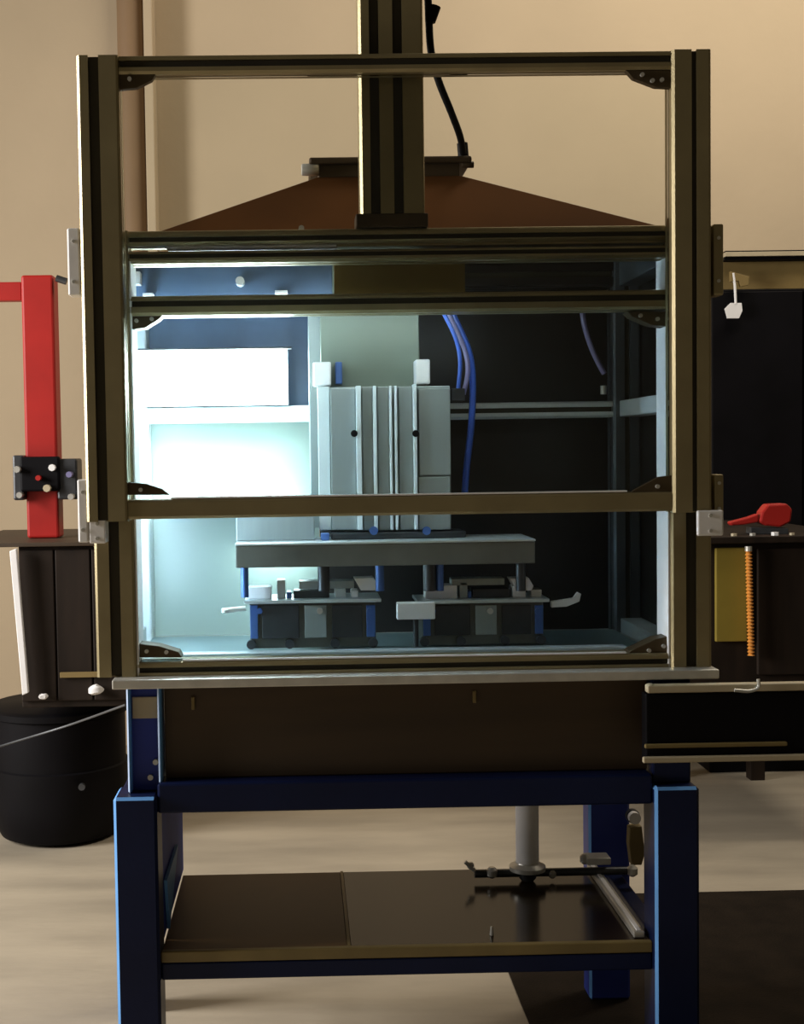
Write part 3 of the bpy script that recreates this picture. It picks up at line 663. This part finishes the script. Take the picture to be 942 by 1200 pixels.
box('ledge_top', (X(849,300,QY), x1c, Z(890,294,QY)-0.0035, Z(890,294,QY)), QY-0.012, QY+0.24, 'black', lg, 0.0005)
tg = empty('hanging_tag', at(860,372,QY-0.03), 'small white tag hanging by a string in front of the black cabinet', 'tag')
pprism('tag_card', [(849,362),(856,355),(869,355),(870,364),(866,373),(852,373)], QY-0.03, QY-0.026, 'white', tg, 0.0005)
tube('tag_string', [at(859,320,QY-0.028), at(861,335,QY-0.028), at(862,356,QY-0.028)], 0.0045, 'white', tg, 8)
pprism('tag_hook', [(856,318),(878,324),(877,334),(868,336),(866,329),(856,330)], QY-0.03, QY-0.014, 'tan', tg, 0.001)
KY = 1.5
kb = empty('right_workbench', (X(885,640,KY), KY+0.2, 0), 'dark workbench with a mustard panel behind the right side of the machine', 'bench')
zk = Z(885, 628, KY)
kx0, kx1 = X(792, 640, KY), X(1010, 640, KY)
box('worktop', (kx0-0.02, kx1, zk-0.02, zk), KY-0.02, KY+0.83, 'blackwood', kb, 0.003)
kb0 = Z(885, 880, KY)
box('carcass', (kx0, kx1, kb0, zk-0.0205), KY+0.02, KY+0.82, 'blackwood', kb, 0.003)
a = rect(838, 642, 876, 752, KY+0.005); box('mustard_panel', (a[0]+0.002, a[1], a[2], a[3]), KY+0.005, KY+0.0195, 'yellow', kb, 0.003)
a = rect(888, 642, 1010, 790, KY+0.005); box('dark_door', a, KY+0.005, KY+0.0195, 'blackwood', kb, 0.003)
for x in (kx0+0.11, kx1-0.06): box('leg', (x, x+0.05, 0, kb0-0.0005), KY+0.76, KY+0.81, 'blackwood', kb, 0.002)
oc = empty('orange_coil', at(879, 770, KY-0.02), 'orange ribbed upright coil hanging beside the mustard panel', 'coil')
pt, pq = at(877, 646, KY-0.015), at(880, 768, KY-0.015)
n_ = 30
bm = bmesh.new(); rings = []
for i in range(n_*4+1):
    f = i/(n_*4); c_ = pt.lerp(pq, f); rr_ = 0.0085+0.0022*math.cos(f*n_*2*math.pi)
    rings.append([bm.verts.new((c_.x+rr_*math.cos(2*math.pi*q/12), c_.y+rr_*math.sin(2*math.pi*q/12), c_.z)) for q in range(12)])
for A2, B2_ in zip(rings, rings[1:]):
    for q in range(12): bm.faces.new((A2[q], A2[(q+1)%12], B2_[(q+1)%12], B2_[q]))
bm.faces.new(rings[0]); bm.faces.new(rings[-1])
link('coil_body', bm, 'orange', oc, smooth=True)
cyl('coil_cap', pt+Vector((0,0,0.0005)), pt+Vector((0,0,0.014)), 0.010, 'steel', oc, n=14)
# red tool lying on the bench, and small bits in front of it
rt = empty('red_tool', (X(890,620,KY+0.06), KY+0.06, zk), 'red hand tool with a long nose lying on the right workbench', 'tool')
def lift(pts, dy): return [(at(u, v, KY+dy).x, at(u, v, KY+dy).z) for u, v in pts]
prism('tool_body', lift([(893,600),(900,591),(922,590),(929,597),(927,612),(915,618),(898,616),(890,612)], 0.06), KY+0.06, KY+0.11, 'red', rt, 0.006)
prism('tool_nose', lift([(855,612),(878,606),(889,602),(889,612),(872,615),(857,616)], 0.065), KY+0.065, KY+0.095, 'red', rt, 0.004)
prism('tool_foot', lift([(880,618),(924,619),(924,626),(880,626)], 0.062), KY+0.062, KY+0.108, 'darkm', rt, 0.002)
for i, (u, w, m, lab) in enumerate(((860,8,'beige','leftmost pale nut on the edge of the right workbench'),(882,8,'steel','second pale nut from the left on the workbench edge'),(908,10,'white','white nut in front of the red tool body'),(928,7,'beige','rightmost beige nut on the workbench edge'))):
    c_ = at(u, 624, KY); rr_ = w*0.0011
    nut = lathe('hex_nut', (c_.x, KY+0.0, zk), [(rr_*0.45,0.0005),(rr_,0.0006),(rr_,rr_*0.9),(rr_*0.45,rr_*0.92)], m, None, 6); tag(nut, lab, 'nut', 'nuts on the workbench edge')
